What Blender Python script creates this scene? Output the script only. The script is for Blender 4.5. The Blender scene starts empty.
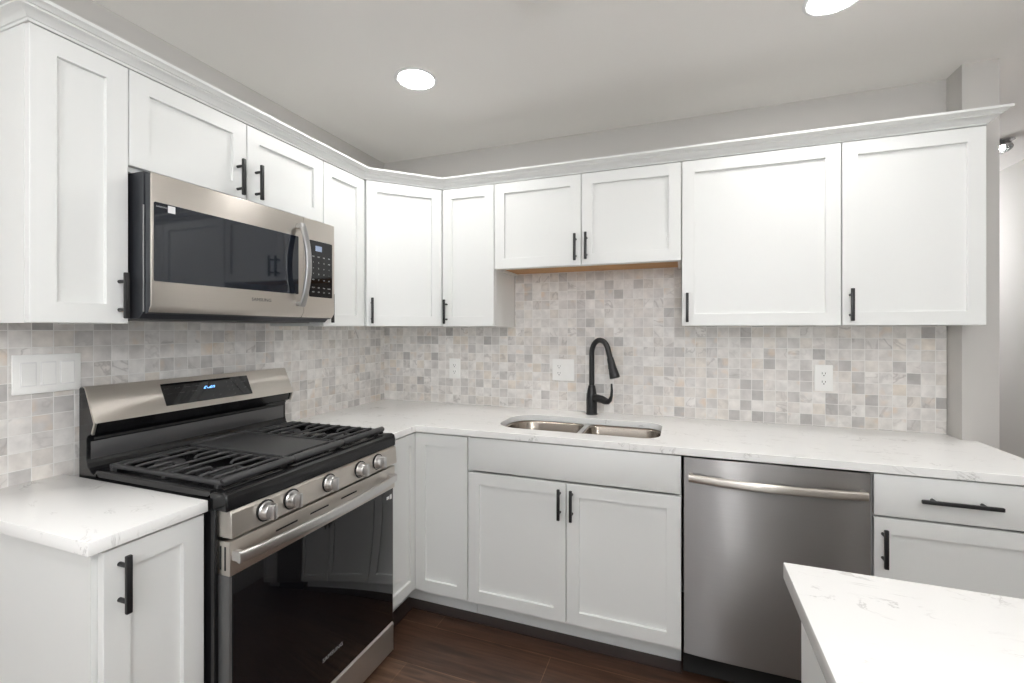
import bpy, bmesh, math, random
from mathutils import Vector, Matrix
random.seed(7)
PI = math.pi
S = bpy.context.scene
COL = S.collection

# ------------------------------------------------------------------ camera
cam_d = bpy.data.cameras.new('camera'); cam = bpy.data.objects.new('camera', cam_d); COL.objects.link(cam)
cam_d.sensor_width = 36.0; cam_d.lens = 458.12 / 1024 * 36
cam_d.shift_y = -11.59 / 1024
cam_d.clip_start = 0.02
cam.location = (1.8287, -2.5242, 1.3542)
cam.rotation_euler = (PI / 2, 0, 0.3546)
S.camera = cam

# ------------------------------------------------------------------ light, exposure
S.view_settings.view_transform = 'Standard'
S.view_settings.look = 'None'
S.view_settings.gamma = 1.0
S.view_settings.use_curve_mapping = False
S.view_settings.exposure = 0.10
S.cycles.use_denoising = True
S.cycles.max_bounces = 12
S.cycles.diffuse_bounces = 8
S.cycles.glossy_bounces = 6
S.cycles.sample_clamp_indirect = 6.0
S.cycles.caustics_reflective = False
S.cycles.caustics_refractive = False
DAY = 3.6          # sky strength seen through the windows
LAMP = 94.0        # emission of each downlight lens
FILL_GLOBE = 54.0        # emission of the added, unseen fill globes over island and hall
w = bpy.data.worlds.new('sky'); S.world = w; w.use_nodes = True
bgn = w.node_tree.nodes['Background']
bgn.inputs['Color'].default_value = (0.93, 0.97, 1.0, 1); bgn.inputs['Strength'].default_value = DAY

H = 2.445          # ceiling height
ZC = 0.903         # countertop height
DOWNLIGHTS = [(0.746, -0.801), (2.300, -0.749), (0.80, -2.75), (2.16, -2.45), (0.8, -4.2), (2.3, -4.2), (3.45, -2.6)]

# ------------------------------------------------------------------ materials
def new_mat(name):
    m = bpy.data.materials.new(name); m.use_nodes = True
    nt = m.node_tree; b = nt.nodes['Principled BSDF']
    return m, nt, b

def N(nt, kind, **kw):
    n = nt.nodes.new(kind)
    for k, v in kw.items():
        if k in n.inputs: n.inputs[k].default_value = v
        else: setattr(n, k, v)
    return n

def mat(name, col, rough=0.5, metal=0.0, bump=0.0, bscale=200, var=0.0, spec=0.5, coat=0.0, emit=None, estr=0):
    m, nt, b = new_mat(name)
    b.inputs['Roughness'].default_value = rough; b.inputs['Metallic'].default_value = metal
    b.inputs['Specular IOR Level'].default_value = spec
    b.inputs['Coat Weight'].default_value = coat
    if emit:
        b.inputs['Emission Color'].default_value = (*emit, 1); b.inputs['Emission Strength'].default_value = estr
    tc = N(nt, 'ShaderNodeTexCoord')
    nz = N(nt, 'ShaderNodeTexNoise'); nz.inputs['Scale'].default_value = 6.0; nz.inputs['Detail'].default_value = 3
    nt.links.new(tc.outputs['Object'], nz.inputs['Vector'])
    cr = N(nt, 'ShaderNodeValToRGB')
    v = max(var, 0.004)
    cr.color_ramp.elements[0].color = (*[max(0, c * (1 - v)) for c in col], 1)
    cr.color_ramp.elements[1].color = (*[min(1, c * (1 + v)) for c in col], 1)
    nt.links.new(nz.outputs['Fac'], cr.inputs['Fac']); nt.links.new(cr.outputs['Color'], b.inputs['Base Color'])
    if bump > 0:
        nb = N(nt, 'ShaderNodeTexNoise'); nb.inputs['Scale'].default_value = bscale; nb.inputs['Detail'].default_value = 4
        nt.links.new(tc.outputs['Object'], nb.inputs['Vector'])
        bp = N(nt, 'ShaderNodeBump'); bp.inputs['Strength'].default_value = bump; bp.inputs['Distance'].default_value = 0.001
        nt.links.new(nb.outputs['Fac'], bp.inputs['Height']); nt.links.new(bp.outputs['Normal'], b.inputs['Normal'])
    return m

def brushed(name, col, rough=0.28, axis='X', aniso=0.75, rot=0.0, streak=0.05):
    """brushed steel: fine streaks along the given local axis"""
    m, nt, b = new_mat(name)
    b.inputs['Metallic'].default_value = 1.0
    b.inputs['Roughness'].default_value = rough
    b.inputs['Anisotropic'].default_value = aniso
    b.inputs['Anisotropic Rotation'].default_value = rot
    tg = N(nt, 'ShaderNodeTangent'); tg.direction_type = 'RADIAL'; tg.axis = 'Z'
    nt.links.new(tg.outputs['Tangent'], b.inputs['Tangent'])
    tc = N(nt, 'ShaderNodeTexCoord'); mp = N(nt, 'ShaderNodeMapping')
    sc = {'X': (3, 500, 900), 'Y': (500, 3, 900), 'Z': (900, 900, 3)}[axis]
    mp.inputs['Scale'].default_value = sc
    nz = N(nt, 'ShaderNodeTexNoise'); nz.inputs['Scale'].default_value = 1.0; nz.inputs['Detail'].default_value = 2
    nt.links.new(tc.outputs['Object'], mp.inputs['Vector']); nt.links.new(mp.outputs['Vector'], nz.inputs['Vector'])
    cr = N(nt, 'ShaderNodeValToRGB')
    cr.color_ramp.elements[0].color = (*[c * (1 - streak) for c in col], 1)
    cr.color_ramp.elements[1].color = (*[min(1, c * (1 + streak)) for c in col], 1)
    nt.links.new(nz.outputs['Fac'], cr.inputs['Fac']); nt.links.new(cr.outputs['Color'], b.inputs['Base Color'])
    return m

def tile_mat(name, ax_u, off_u, off_v, seed):
    """two inch marble mosaic; u runs along the wall, v up"""
    m, nt, b = new_mat(name); L = nt.links.new
    P = 0.0512
    tc = N(nt, 'ShaderNodeTexCoord'); sp = N(nt, 'ShaderNodeSeparateXYZ'); L(tc.outputs['Object'], sp.inputs[0])
    def math_(op, a, bb=None, c=None):
        n = N(nt, 'ShaderNodeMath', operation=op)
        for i, x in enumerate((a, bb, c)):
            if x is None: continue
            if isinstance(x, (int, float)): n.inputs[i].default_value = x
            else: L(x, n.inputs[i])
        return n.outputs[0]
    u = math_('DIVIDE', math_('SUBTRACT', sp.outputs[ax_u], off_u), P)
    v = math_('DIVIDE', math_('SUBTRACT', sp.outputs['Z'], off_v), P)
    iu, iv = math_('FLOOR', u), math_('FLOOR', v)
    fu, fv = math_('SUBTRACT', u, iu), math_('SUBTRACT', v, iv)
    du = math_('MINIMUM', fu, math_('SUBTRACT', 1.0, fu)); dv = math_('MINIMUM', fv, math_('SUBTRACT', 1.0, fv))
    d = math_('MINIMUM', du, dv)
    cell = N(nt, 'ShaderNodeCombineXYZ'); L(iu, cell.inputs[0]); L(iv, cell.inputs[1]); cell.inputs[2].default_value = seed
    wn = N(nt, 'ShaderNodeTexWhiteNoise', noise_dimensions='3D'); L(cell.outputs[0], wn.inputs['Vector'])
    ramp = N(nt, 'ShaderNodeValToRGB'); ramp.color_ramp.interpolation = 'LINEAR'
    stops = [(0.0, (0.45, 0.435, 0.43)), (0.05, (0.53, 0.51, 0.50)), (0.12, (0.61, 0.59, 0.575)), (0.24, (0.69, 0.665, 0.645)),
             (0.38, (0.75, 0.72, 0.695)), (0.50, (0.71, 0.67, 0.625)), (0.57, (0.77, 0.745, 0.72)), (0.86, (0.80, 0.78, 0.76)), (0.92, (0.74, 0.68, 0.61)), (0.95, (0.78, 0.755, 0.73)), (1.0, (0.66, 0.63, 0.605))]
    els = ramp.color_ramp.elements
    els[0].position, els[0].color = stops[0][0], (*stops[0][1], 1)
    els[1].position, els[1].color = stops[-1][0], (*stops[-1][1], 1)
    for p_, c_ in stops[1:-1]:
        e = els.new(p_); e.color = (*c_, 1)
    L(wn.outputs['Value'], ramp.inputs['Fac'])
    # veins, shifted and turned from tile to tile
    sc = N(nt, 'ShaderNodeVectorMath', operation='SCALE'); L(wn.outputs['Color'], sc.inputs[0]); sc.inputs['Scale'].default_value = 9.0
    ad = N(nt, 'ShaderNodeVectorMath', operation='ADD'); L(tc.outputs['Object'], ad.inputs[0]); L(sc.outputs[0], ad.inputs[1])
    n1 = N(nt, 'ShaderNodeTexNoise'); n1.inputs['Scale'].default_value = 8; n1.inputs['Detail'].default_value = 4; n1.inputs['Distortion'].default_value = 0.9
    L(ad.outputs[0], n1.inputs['Vector'])
    vein = math_('ABSOLUTE', math_('SUBTRACT', n1.outputs['Fac'], 0.5))
    vr = N(nt, 'ShaderNodeMapRange'); vr.inputs['From Min'].default_value = 0.0; vr.inputs['From Max'].default_value = 0.035
    vr.inputs['To Min'].default_value = 1.0; vr.inputs['To Max'].default_value = 0.0; L(vein, vr.inputs['Value'])
    wn2 = N(nt, 'ShaderNodeTexWhiteNoise', noise_dimensions='3D'); c2 = N(nt, 'ShaderNodeCombineXYZ'); L(iu, c2.inputs[0]); L(iv, c2.inputs[1]); c2.inputs[2].default_value = seed + 5.3
    L(c2.outputs[0], wn2.inputs['Vector'])
    vs = math_('MULTIPLY', vr.outputs[0], math_('MULTIPLY', math_('POWER', wn2.outputs['Value'], 3.0), 0.62))
    mv = N(nt, 'ShaderNodeMixRGB'); L(vs, mv.inputs[0]); L(ramp.outputs['Color'], mv.inputs[1]); mv.inputs[2].default_value = (0.38, 0.35, 0.34, 1)
    # cloudy mottling and warm stains
    n2 = N(nt, 'ShaderNodeTexNoise'); n2.inputs['Scale'].default_value = 20; n2.inputs['Detail'].default_value = 4; L(ad.outputs[0], n2.inputs['Vector'])
    mr = N(nt, 'ShaderNodeMapRange'); mr.inputs['From Min'].default_value = 0.35; mr.inputs['From Max'].default_value = 0.7; mr.inputs['To Min'].default_value = 0.84; mr.inputs['To Max'].default_value = 1.09
    L(n2.outputs['Fac'], mr.inputs['Value'])
    mm = N(nt, 'ShaderNodeMixRGB', blend_type='MULTIPLY'); mm.inputs[0].default_value = 1; L(mv.outputs[0], mm.inputs[1])
    cc = N(nt, 'ShaderNodeCombineXYZ'); [L(mr.outputs[0], cc.inputs[i]) for i in range(3)]; L(cc.outputs[0], mm.inputs[2])
    n3 = N(nt, 'ShaderNodeTexNoise'); n3.inputs['Scale'].default_value = 11; L(ad.outputs[0], n3.inputs['Vector'])
    wr = N(nt, 'ShaderNodeMapRange'); wr.inputs['From Min'].default_value = 0.62; wr.inputs['From Max'].default_value = 0.76; wr.inputs['To Max'].default_value = 0.5; L(n3.outputs['Fac'], wr.inputs['Value'])
    mw_ = N(nt, 'ShaderNodeMixRGB'); L(wr.outputs[0], mw_.inputs[0]); L(mm.outputs[0], mw_.inputs[1]); mw_.inputs[2].default_value = (0.74, 0.57, 0.42, 1)
    # grout
    g = N(nt, 'ShaderNodeMapRange'); g.inputs['From Min'].default_value = 0.018; g.inputs['From Max'].default_value = 0.030; L(d, g.inputs['Value'])
    mg = N(nt, 'ShaderNodeMixRGB'); L(g.outputs[0], mg.inputs[0]); mg.inputs[1].default_value = (0.80, 0.79, 0.77, 1); L(mw_.outputs[0], mg.inputs[2])
    L(mg.outputs[0], b.inputs['Base Color'])
    b.inputs['Roughness'].default_value = 0.32
    bp = N(nt, 'ShaderNodeBump'); bp.inputs['Strength'].default_value = 0.5; bp.inputs['Distance'].default_value = 0.0012
    L(g.outputs[0], bp.inputs['Height']); L(bp.outputs['Normal'], b.inputs['Normal'])
    return m

def quartz_mat():
    m, nt, b = new_mat('white_quartz'); L = nt.links.new
    tc = N(nt, 'ShaderNodeTexCoord'); mp = N(nt, 'ShaderNodeMapping'); mp.inputs['Rotation'].default_value = (0, 0, 0.5); mp.inputs['Scale'].default_value = (1.0, 2.2, 1.0)
    L(tc.outputs['Object'], mp.inputs['Vector'])
    n1 = N(nt, 'ShaderNodeTexNoise'); n1.inputs['Scale'].default_value = 5.0; n1.inputs['Detail'].default_value = 6; n1.inputs['Roughness'].default_value = 0.62; n1.inputs['Distortion'].default_value = 1.1
    L(mp.outputs[0], n1.inputs['Vector'])
    s = N(nt, 'ShaderNodeMath', operation='SUBTRACT'); L(n1.outputs['Fac'], s.inputs[0]); s.inputs[1].default_value = 0.5
    a = N(nt, 'ShaderNodeMath', operation='ABSOLUTE'); L(s.outputs[0], a.inputs[0])
    r = N(nt, 'ShaderNodeMapRange'); r.inputs['From Max'].default_value = 0.013; r.inputs['To Min'].default_value = 1; r.inputs['To Max'].default_value = 0; L(a.outputs[0], r.inputs['Value'])
    n2 = N(nt, 'ShaderNodeTexNoise'); n2.inputs['Scale'].default_value = 11.0; n2.inputs['Detail'].default_value = 2; L(tc.outputs['Object'], n2.inputs['Vector'])
    r2 = N(nt, 'ShaderNodeMapRange'); r2.inputs['From Min'].default_value = 0.50; r2.inputs['From Max'].default_value = 0.64; r2.inputs['To Max'].default_value = 0.60; L(n2.outputs['Fac'], r2.inputs['Value'])
    mu = N(nt, 'ShaderNodeMath', operation='MULTIPLY'); L(r.outputs[0], mu.inputs[0]); L(r2.outputs[0], mu.inputs[1])
    mx = N(nt, 'ShaderNodeMixRGB'); L(mu.outputs[0], mx.inputs[0]); mx.inputs[1].default_value = (0.92, 0.92, 0.91, 1); mx.inputs[2].default_value = (0.44, 0.43, 0.42, 1)
    L(mx.outputs[0], b.inputs['Base Color'])
    b.inputs['Roughness'].default_value = 0.16
    return m

def floor_mat():
    m, nt, b = new_mat('dark_hardwood_planks'); L = nt.links.new
    tc = N(nt, 'ShaderNodeTexCoord')
    mp = N(nt, 'ShaderNodeMapping'); mp.inputs['Location'].default_value = (-0.07, 0.69, 0); L(tc.outputs['Object'], mp.inputs['Vector'])
    br = N(nt, 'ShaderNodeTexBrick'); br.offset = 0.432; br.offset_frequency = 2
    br.inputs['Scale'].default_value = 1.0; br.inputs['Brick Width'].default_value = 1.25; br.inputs['Row Height'].default_value = 0.235
    br.inputs['Mortar Size'].default_value = 0.0015; br.inputs['Mortar Smooth'].default_value = 0.1
    br.inputs['Color1'].default_value = (0.047, 0.022, 0.013, 1); br.inputs['Color2'].default_value = (0.115, 0.064, 0.041, 1); br.inputs['Mortar'].default_value = (0.155, 0.085, 0.05, 1)
    L(mp.outputs[0], br.inputs['Vector'])
    m2 = N(nt, 'ShaderNodeMapping'); m2.inputs['Scale'].default_value = (2.0, 22, 1); L(tc.outputs['Object'], m2.inputs['Vector'])
    n = N(nt, 'ShaderNodeTexNoise'); n.inputs['Scale'].default_value = 2.0; n.inputs['Detail'].default_value = 6; n.inputs['Distortion'].default_value = 0.6; L(m2.outputs[0], n.inputs['Vector'])
    r = N(nt, 'ShaderNodeMapRange'); r.inputs['From Min'].default_value = 0.3; r.inputs['From Max'].default_value = 0.7; r.inputs['To Min'].default_value = 0.5; r.inputs['To Max'].default_value = 1.6; L(n.outputs['Fac'], r.inputs['Value'])
    cc = N(nt, 'ShaderNodeCombineXYZ'); [L(r.outputs[0], cc.inputs[i]) for i in range(3)]
    mm = N(nt, 'ShaderNodeMixRGB', blend_type='MULTIPLY'); mm.inputs[0].default_value = 1; L(br.outputs['Color'], mm.inputs[1]); L(cc.outputs[0], mm.inputs[2])
    L(mm.outputs[0], b.inputs['Base Color'])
    b.inputs['Roughness'].default_value = 0.34
    bp = N(nt, 'ShaderNodeBump'); bp.inputs['Strength'].default_value = 0.35; bp.inputs['Distance'].default_value = 0.002; L(n.outputs['Fac'], bp.inputs['Height']); L(bp.outputs[0], b.inputs['Normal'])
    return m

def maple_mat():
    m, nt, b = new_mat('raw_maple'); L = nt.links.new
    tc = N(nt, 'ShaderNodeTexCoord'); mp = N(nt, 'ShaderNodeMapping'); mp.inputs['Scale'].default_value = (2, 30, 30); L(tc.outputs['Object'], mp.inputs['Vector'])
    n = N(nt, 'ShaderNodeTexNoise'); n.inputs['Scale'].default_value = 1.5; n.inputs['Detail'].default_value = 4; L(mp.outputs[0], n.inputs['Vector'])
    cr = N(nt, 'ShaderNodeValToRGB'); cr.color_ramp.elements[0].color = (0.42, 0.20, 0.06, 1); cr.color_ramp.elements[1].color = (0.62, 0.34, 0.13, 1)
    L(n.outputs['Fac'], cr.inputs['Fac']); L(cr.outputs['Color'], b.inputs['Base Color']); b.inputs['Roughness'].default_value = 0.5
    return m

M = {
    'wall': mat('wall_paint', (0.555, 0.54, 0.52), 0.85, bump=0.05, bscale=300),
    'ceiling': mat('ceiling_paint', (0.905, 0.888, 0.862), 0.9, bump=0.05, bscale=300),
    'cab': mat('white_cabinet_paint', (0.775, 0.785, 0.775), 0.38, bump=0.02, bscale=120),
    'tile_left': tile_mat('marble_mosaic_left', 'Y', -1.7405, 0.943, 2.1),
    'tile_back': tile_mat('marble_mosaic_back', 'X', 0.0, 0.958, 9.7),
    'quartz': quartz_mat(), 'floor': floor_mat(), 'maple': maple_mat(),
    'black': mat('matte_black_metal', (0.012, 0.012, 0.013), 0.38),
    'steel': brushed('brushed_steel', (0.64, 0.598, 0.55), 0.34, 'X', aniso=0.9, rot=0.25),
    'dwsteel': brushed('dishwasher_steel', (0.36, 0.35, 0.345), 0.30, 'X', aniso=1.0, rot=0.25),
    'satin': mat('satin_steel', (0.66, 0.65, 0.64), 0.32, 1.0),
    'barsteel': mat('bar_steel', (0.42, 0.42, 0.42), 0.30, 1.0),
    'mwglass': mat('tinted_glass', (0.010, 0.013, 0.020), 0.04, spec=0.6),
    'sinksteel': mat('sink_steel', (0.34, 0.30, 0.26), 0.26, 1.0),
    'enamel': mat('black_enamel', (0.008, 0.008, 0.009), 0.13, spec=0.4),
    'glass': mat('black_glass', (0.004, 0.004, 0.005), 0.03, spec=0.5),
    'iron': mat('cast_iron', (0.040, 0.040, 0.042), 0.42, bump=0.25, bscale=500),
    'griddle': mat('griddle_iron', (0.055, 0.055, 0.056), 0.48, bump=0.15, bscale=600),
    'dark': mat('dark_grey_steel', (0.045, 0.048, 0.055), 0.42, 0.3),
    'strip': mat('floor_strip_painted_shade', (0.032, 0.018, 0.015), 0.45, var=0.1),  # dark tone stands in for shade under the cabinet overhang
    'plate': mat('grey_steel_plate', (0.11, 0.11, 0.112), 0.36, 0.6),
    'trim': mat('dark_trim', (0.12, 0.12, 0.12), 0.35, 0.5),
    'plastic': mat('white_plastic', (0.88, 0.88, 0.865), 0.35),
    'slot': mat('slot_black', (0.01, 0.01, 0.01), 0.6),
    'grey': mat('grey_print', (0.32, 0.32, 0.32), 0.5),
    'dimprint': mat('dim_print', (0.12, 0.12, 0.125), 0.5),
    'whitep': mat('white_print', (0.75, 0.75, 0.75), 0.5),
    'lcd': mat('lcd_screen', (0.18, 0.22, 0.30), 0.3, emit=(0.45, 0.55, 0.75), estr=0.25),
    'blue': mat('blue_digits', (0.1, 0.3, 0.9), 0.4, emit=(0.22, 0.50, 1.0), estr=1.6),
    'lens': mat('lamp_lens', (1, 1, 1), 0.5, emit=(1.0, 0.985, 0.965), estr=LAMP),
    'globe': mat('fill_globe_glow', (0.9, 0.9, 0.9), 0.4, emit=(0.98, 0.99, 1.0), estr=FILL_GLOBE),
    'chrome': mat('brushed_nickel', (0.45, 0.45, 0.46), 0.25, 1.0),
    'winframe': mat('window_frame_white', (0.8, 0.8, 0.8), 0.4),
}
def glassy():
    m, nt, b = new_mat('clear_glass'); b.inputs['Roughness'].default_value = 0.0
    for l in list(nt.links):
        if l.to_node.type == 'OUTPUT_MATERIAL': nt.links.remove(l)
    tr = N(nt, 'ShaderNodeBsdfTransparent'); gl = N(nt, 'ShaderNodeBsdfGlossy'); gl.inputs['Roughness'].default_value = 0.02
    fr = N(nt, 'ShaderNodeFresnel'); mx = N(nt, 'ShaderNodeMixShader'); nt.links.new(fr.outputs[0], mx.inputs[0]); nt.links.new(tr.outputs[0], mx.inputs[1]); nt.links.new(gl.outputs[0], mx.inputs[2])
    out = [n for n in nt.nodes if n.type == 'OUTPUT_MATERIAL'][0]; nt.links.new(mx.outputs[0], out.inputs[0])
    return m
M['pane'] = glassy()

# ------------------------------------------------------------------ mesh helpers
def BM(): return bmesh.new()

def box(bm, x0, x1, y0, y1, z0, z1, bev=0.0, seg=2):
    r = bmesh.ops.create_cube(bm, size=1.0)
    vs = r['verts']
    for v in vs:
        v.co.x = x0 if v.co.x < 0 else x1; v.co.y = y0 if v.co.y < 0 else y1; v.co.z = z0 if v.co.z < 0 else z1
    if bev > 0:
        es = list({e for v in vs for e in v.link_edges})
        bmesh.ops.bevel(bm, geom=es, offset=bev, segments=seg, affect='EDGES', profile=0.5)
    return bm

def prism(bm, pts, axis, a, b):
    """closed 2-D outline extruded along axis from a to b. axis 'x': pts are (y,z); 'y': (x,z); 'z': (x,y)"""
    def P(p, t): return {'x': (t, p[0], p[1]), 'y': (p[0], t, p[1]), 'z': (p[0], p[1], t)}[axis]
    v0 = [bm.verts.new(P(p, a)) for p in pts]; v1 = [bm.verts.new(P(p, b)) for p in pts]
    n = len(pts)
    f = [bm.faces.new(v0), bm.faces.new(v1[::-1])]
    for i in range(n): f.append(bm.faces.new((v0[i], v1[i], v1[(i + 1) % n], v0[(i + 1) % n])))
    bmesh.ops.recalc_face_normals(bm, faces=f)
    return bm

def cyl(bm, c0, c1, r0, r1=None, n=20, caps=True):
    r1 = r0 if r1 is None else r1
    a, b = Vector(c0), Vector(c1); d = (b - a).normalized()
    q = Vector((0, 0, 1)).rotation_difference(d)
    ra, rb = [], []
    for i in range(n):
        t = 2 * PI * i / n; o = q @ Vector((math.cos(t), math.sin(t), 0))
        ra.append(bm.verts.new(a + o * r0)); rb.append(bm.verts.new(b + o * r1))
    f = []
    for i in range(n): f.append(bm.faces.new((ra[i], ra[(i + 1) % n], rb[(i + 1) % n], rb[i])))
    if caps: f.append(bm.faces.new(ra[::-1])); f.append(bm.faces.new(rb))
    bmesh.ops.recalc_face_normals(bm, faces=f)
    return bm

def sq(v, pw): return math.copysign(abs(v) ** pw, v)

def tube(bm, pts, rad, n=16, sx=1.0, sy=1.0, up=(0, 0, 1), pw=1.0):
    """tube along a path; rad is a number or one per point; sx / sy flatten the section (sy along up)"""
    pts = [Vector(p) for p in pts]; rings = []
    rads = rad if isinstance(rad, (list, tuple)) else [rad] * len(pts)
    T0 = (pts[1] - pts[0]).normalized(); upv = Vector(up)
    X = T0.cross(upv)
    if X.length < 1e-4: X = T0.cross(Vector((0, 1, 0)))
    X.normalize()
    prev = T0
    for i, p in enumerate(pts):
        T = (pts[min(i + 1, len(pts) - 1)] - pts[max(i - 1, 0)]).normalized()
        X = prev.rotation_difference(T) @ X; prev = T
        Y = X.cross(T).normalized()
        rings.append([bm.verts.new(p + X * (sq(math.cos(2 * PI * k / n), pw) * rads[i] * sx) + Y * (sq(math.sin(2 * PI * k / n), pw) * rads[i] * sy)) for k in range(n)])
    f = []
    for a, b in zip(rings, rings[1:]):
        for k in range(n): f.append(bm.faces.new((a[k], a[(k + 1) % n], b[(k + 1) % n], b[k])))
    f.append(bm.faces.new(rings[0][::-1])); f.append(bm.faces.new(rings[-1]))
    bmesh.ops.recalc_face_normals(bm, faces=f)
    return bm

def lathe(bm, prof, c=(0, 0, 0), n=32, axis='z'):
    """profile (r, h) revolved round an axis through c"""
    rings = []
    for r, h in prof:
        ring = []
        for k in range(n):
            t = 2 * PI * k / n; a, b = r * math.cos(t), r * math.sin(t)
            p = {'z': (a, b, h), 'y': (a, h, b), 'x': (h, a, b)}[axis]
            ring.append(bm.verts.new((c[0] + p[0], c[1] + p[1], c[2] + p[2])))
        rings.append(ring)
    f = []
    for a, b in zip(rings, rings[1:]):
        for k in range(n): f.append(bm.faces.new((a[k], a[(k + 1) % n], b[(k + 1) % n], b[k])))
    if prof[0][0] > 0: f.append(bm.faces.new(rings[0]))
    if prof[-1][0] > 0: f.append(bm.faces.new(rings[-1]))
    bmesh.ops.remove_doubles(bm, verts=[v for r in rings for v in r], dist=1e-6)
    bmesh.ops.recalc_face_normals(bm, faces=[x for x in f if x.is_valid])
    return bm

def obj(name, bm, m, parent=None, bevel=0.0, label=None, smooth=True, ang=35):
    me = bpy.data.meshes.new(name); bm.to_mesh(me); bm.free()
    me.materials.append(M[m] if isinstance(m, str) else m)
    if smooth:
        for p in me.polygons: p.use_smooth = True
        me.set_sharp_from_angle(angle=math.radians(ang))
    o = bpy.data.objects.new(name, me); COL.objects.link(o)
    if parent: o.parent = parent
    if bevel > 0:
        md = o.modifiers.new('bevel', 'BEVEL'); md.width = bevel; md.segments = 2; md.limit_method = 'ANGLE'; md.angle_limit = math.radians(50); md.harden_normals = False
    if label: o['label'] = label
    return o

def struct(name, bm, m, label=None):
    o = obj(name, bm, m); o['kind'] = 'structure'
    if label: o['label'] = label
    return o

def thing(name, label, cat, loc=(0, 0, 0), rotz=0.0, group=None):
    o = bpy.data.objects.new(name, None); COL.objects.link(o); o.empty_display_size = 0.05
    o.location = loc; o.rotation_euler = (0, 0, rotz); o['label'] = label; o['category'] = cat
    if group: o['group'] = group
    return o

def tag(o, label, cat, group=None):
    o['label'] = label; o['category'] = cat
    if group: o['group'] = group
    return o

def text_bm(s, size, mtx, depth=0.0003, sx=1.0, shear=0.0, bold=0.0):
    cu = bpy.data.curves.new('t', 'FONT'); cu.body = s; cu.size = size; cu.extrude = depth; cu.align_x = 'CENTER'; cu.align_y = 'CENTER'; cu.shear = shear; cu.offset = bold; cu.resolution_u = 2
    to = bpy.data.objects.new('t', cu); COL.objects.link(to)
    dg = bpy.context.evaluated_depsgraph_get(); me = bpy.data.meshes.new_from_object(to.evaluated_get(dg))
    bm = BM(); bm.from_mesh(me)
    bmesh.ops.transform(bm, matrix=mtx @ Matrix.Diagonal((sx, 1, 1, 1)), verts=bm.verts)
    bpy.data.objects.remove(to); bpy.data.curves.remove(cu); bpy.data.meshes.remove(me)
    return bm

def facing(x, y, z, tilt=0.0):
    """matrix for lettering on a face that looks along local -y (tilt leans its top back)"""
    return Matrix.Translation((x, y, z)) @ Matrix.Rotation(PI / 2 - tilt, 4, 'X')

# ------------------------------------------------------------------ room shell
XR = 3.88; YF = -5.2; YH = 3.0
struct('floor', box(BM(), -0.1, XR + 0.1, YF - 0.1, YH + 0.1, -0.1, 0), 'floor')
struct('ceiling', box(BM(), -0.1, XR + 0.1, YF - 0.1, YH + 0.1, H, H + 0.1), 'ceiling')
struct('wall_left', box(BM(), -0.1, 0, YF, 0, 0, H), 'wall')
bm = BM(); prism(bm, [(-0.1, 0), (2.908, 0), (2.908, -0.119), (3.026, -0.119), (3.026, 0.12), (-0.1, 0.12)], 'z', 0, H)
struct('wall_back', bm, 'wall')
W_FILL = (-4.5, -2.7, 0.75, 2.15)  # unseen window added in the right wall to light the left cabinets
bm = BM(); box(bm, XR, XR + 0.1, YF, W_FILL[0], 0, H); box(bm, XR, XR + 0.1, W_FILL[1], YH, 0, H); box(bm, XR, XR + 0.1, W_FILL[0], W_FILL[1], 0, W_FILL[2]); box(bm, XR, XR + 0.1, W_FILL[0], W_FILL[1], W_FILL[3], H)
struct('wall_right', bm, 'wall')
struct('wall_hall_end', box(BM(), -0.1, XR, YH, YH + 0.1, 0, H), 'wall')
struct('wall_hall_left', box(BM(), -0.1, 0, 0.12, YH, 0, H), 'wall')
# the wall behind the camera, with a wide glazed opening and a tall narrow one
W1 = (0.35, 2.05, 0.75, 2.15); W2 = (2.72, 3.22, 0.05, 2.15)
bm = BM()
xs = [-0.1, W1[0], W1[1], W2[0], W2[1], XR + 0.1]
box(bm, xs[0], xs[1], YF - 0.1, YF, 0, H); box(bm, xs[2], xs[3], YF - 0.1, YF, 0, H); box(bm, xs[4], xs[5], YF - 0.1, YF, 0, H)
box(bm, W1[0], W1[1], YF - 0.1, YF, 0, W1[2]); box(bm, W1[0], W1[1], YF - 0.1, YF, W1[3], H)
box(bm, W2[0], W2[1], YF - 0.1, YF, 0, W2[2]); box(bm, W2[0], W2[1], YF - 0.1, YF, W2[3], H)
struct('wall_front', bm, 'wall')
def window(n, a, b, c, d, rot=None):
    """glazed opening in the wall behind the camera, or turned into the right wall by rot"""
    t = 0.05; mx = (a + b) / 2; bm = BM()
    box(bm, a, b, YF - 0.08, YF + 0.01, c, c + t); box(bm, a, b, YF - 0.08, YF + 0.01, d - t, d)
    box(bm, a, a + t, YF - 0.08, YF + 0.01, c + t, d - t); box(bm, b - t, b, YF - 0.08, YF + 0.01, c + t, d - t)
    box(bm, mx - 0.02, mx + 0.02, YF - 0.07, YF, c + t, d - t)
    pb = box(BM(), a + t, b - t, YF - 0.045, YF - 0.04, c + t, d - t)
    ml = Matrix.Translation((mx, YF - 0.12, (c + d) / 2)) @ Matrix.Rotation(PI / 2, 4, 'X')
    if rot is not None:
        for q in (bm, pb): bmesh.ops.transform(q, matrix=rot, verts=q.verts)
        ml = rot @ ml
    wdw = struct('window_%d' % n, bm, 'winframe'); obj('pane', pb, 'pane', wdw)
    pl = bpy.data.lights.new('sky_portal', 'AREA'); pl.shape = 'RECTANGLE'; pl.size = b - a; pl.size_y = d - c; pl.cycles.is_portal = True
    po = bpy.data.objects.new('sky_portal', pl); COL.objects.link(po); po.matrix_world = ml
window(1, *W1); window(2, *W2)
window(3, *W_FILL, rot=Matrix.Translation((XR, 0, 0)) @ Matrix.Rotation(PI / 2, 4, 'Z') @ Matrix.Translation((0, -YF, 0)))  # added window, fill light from the right

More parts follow.
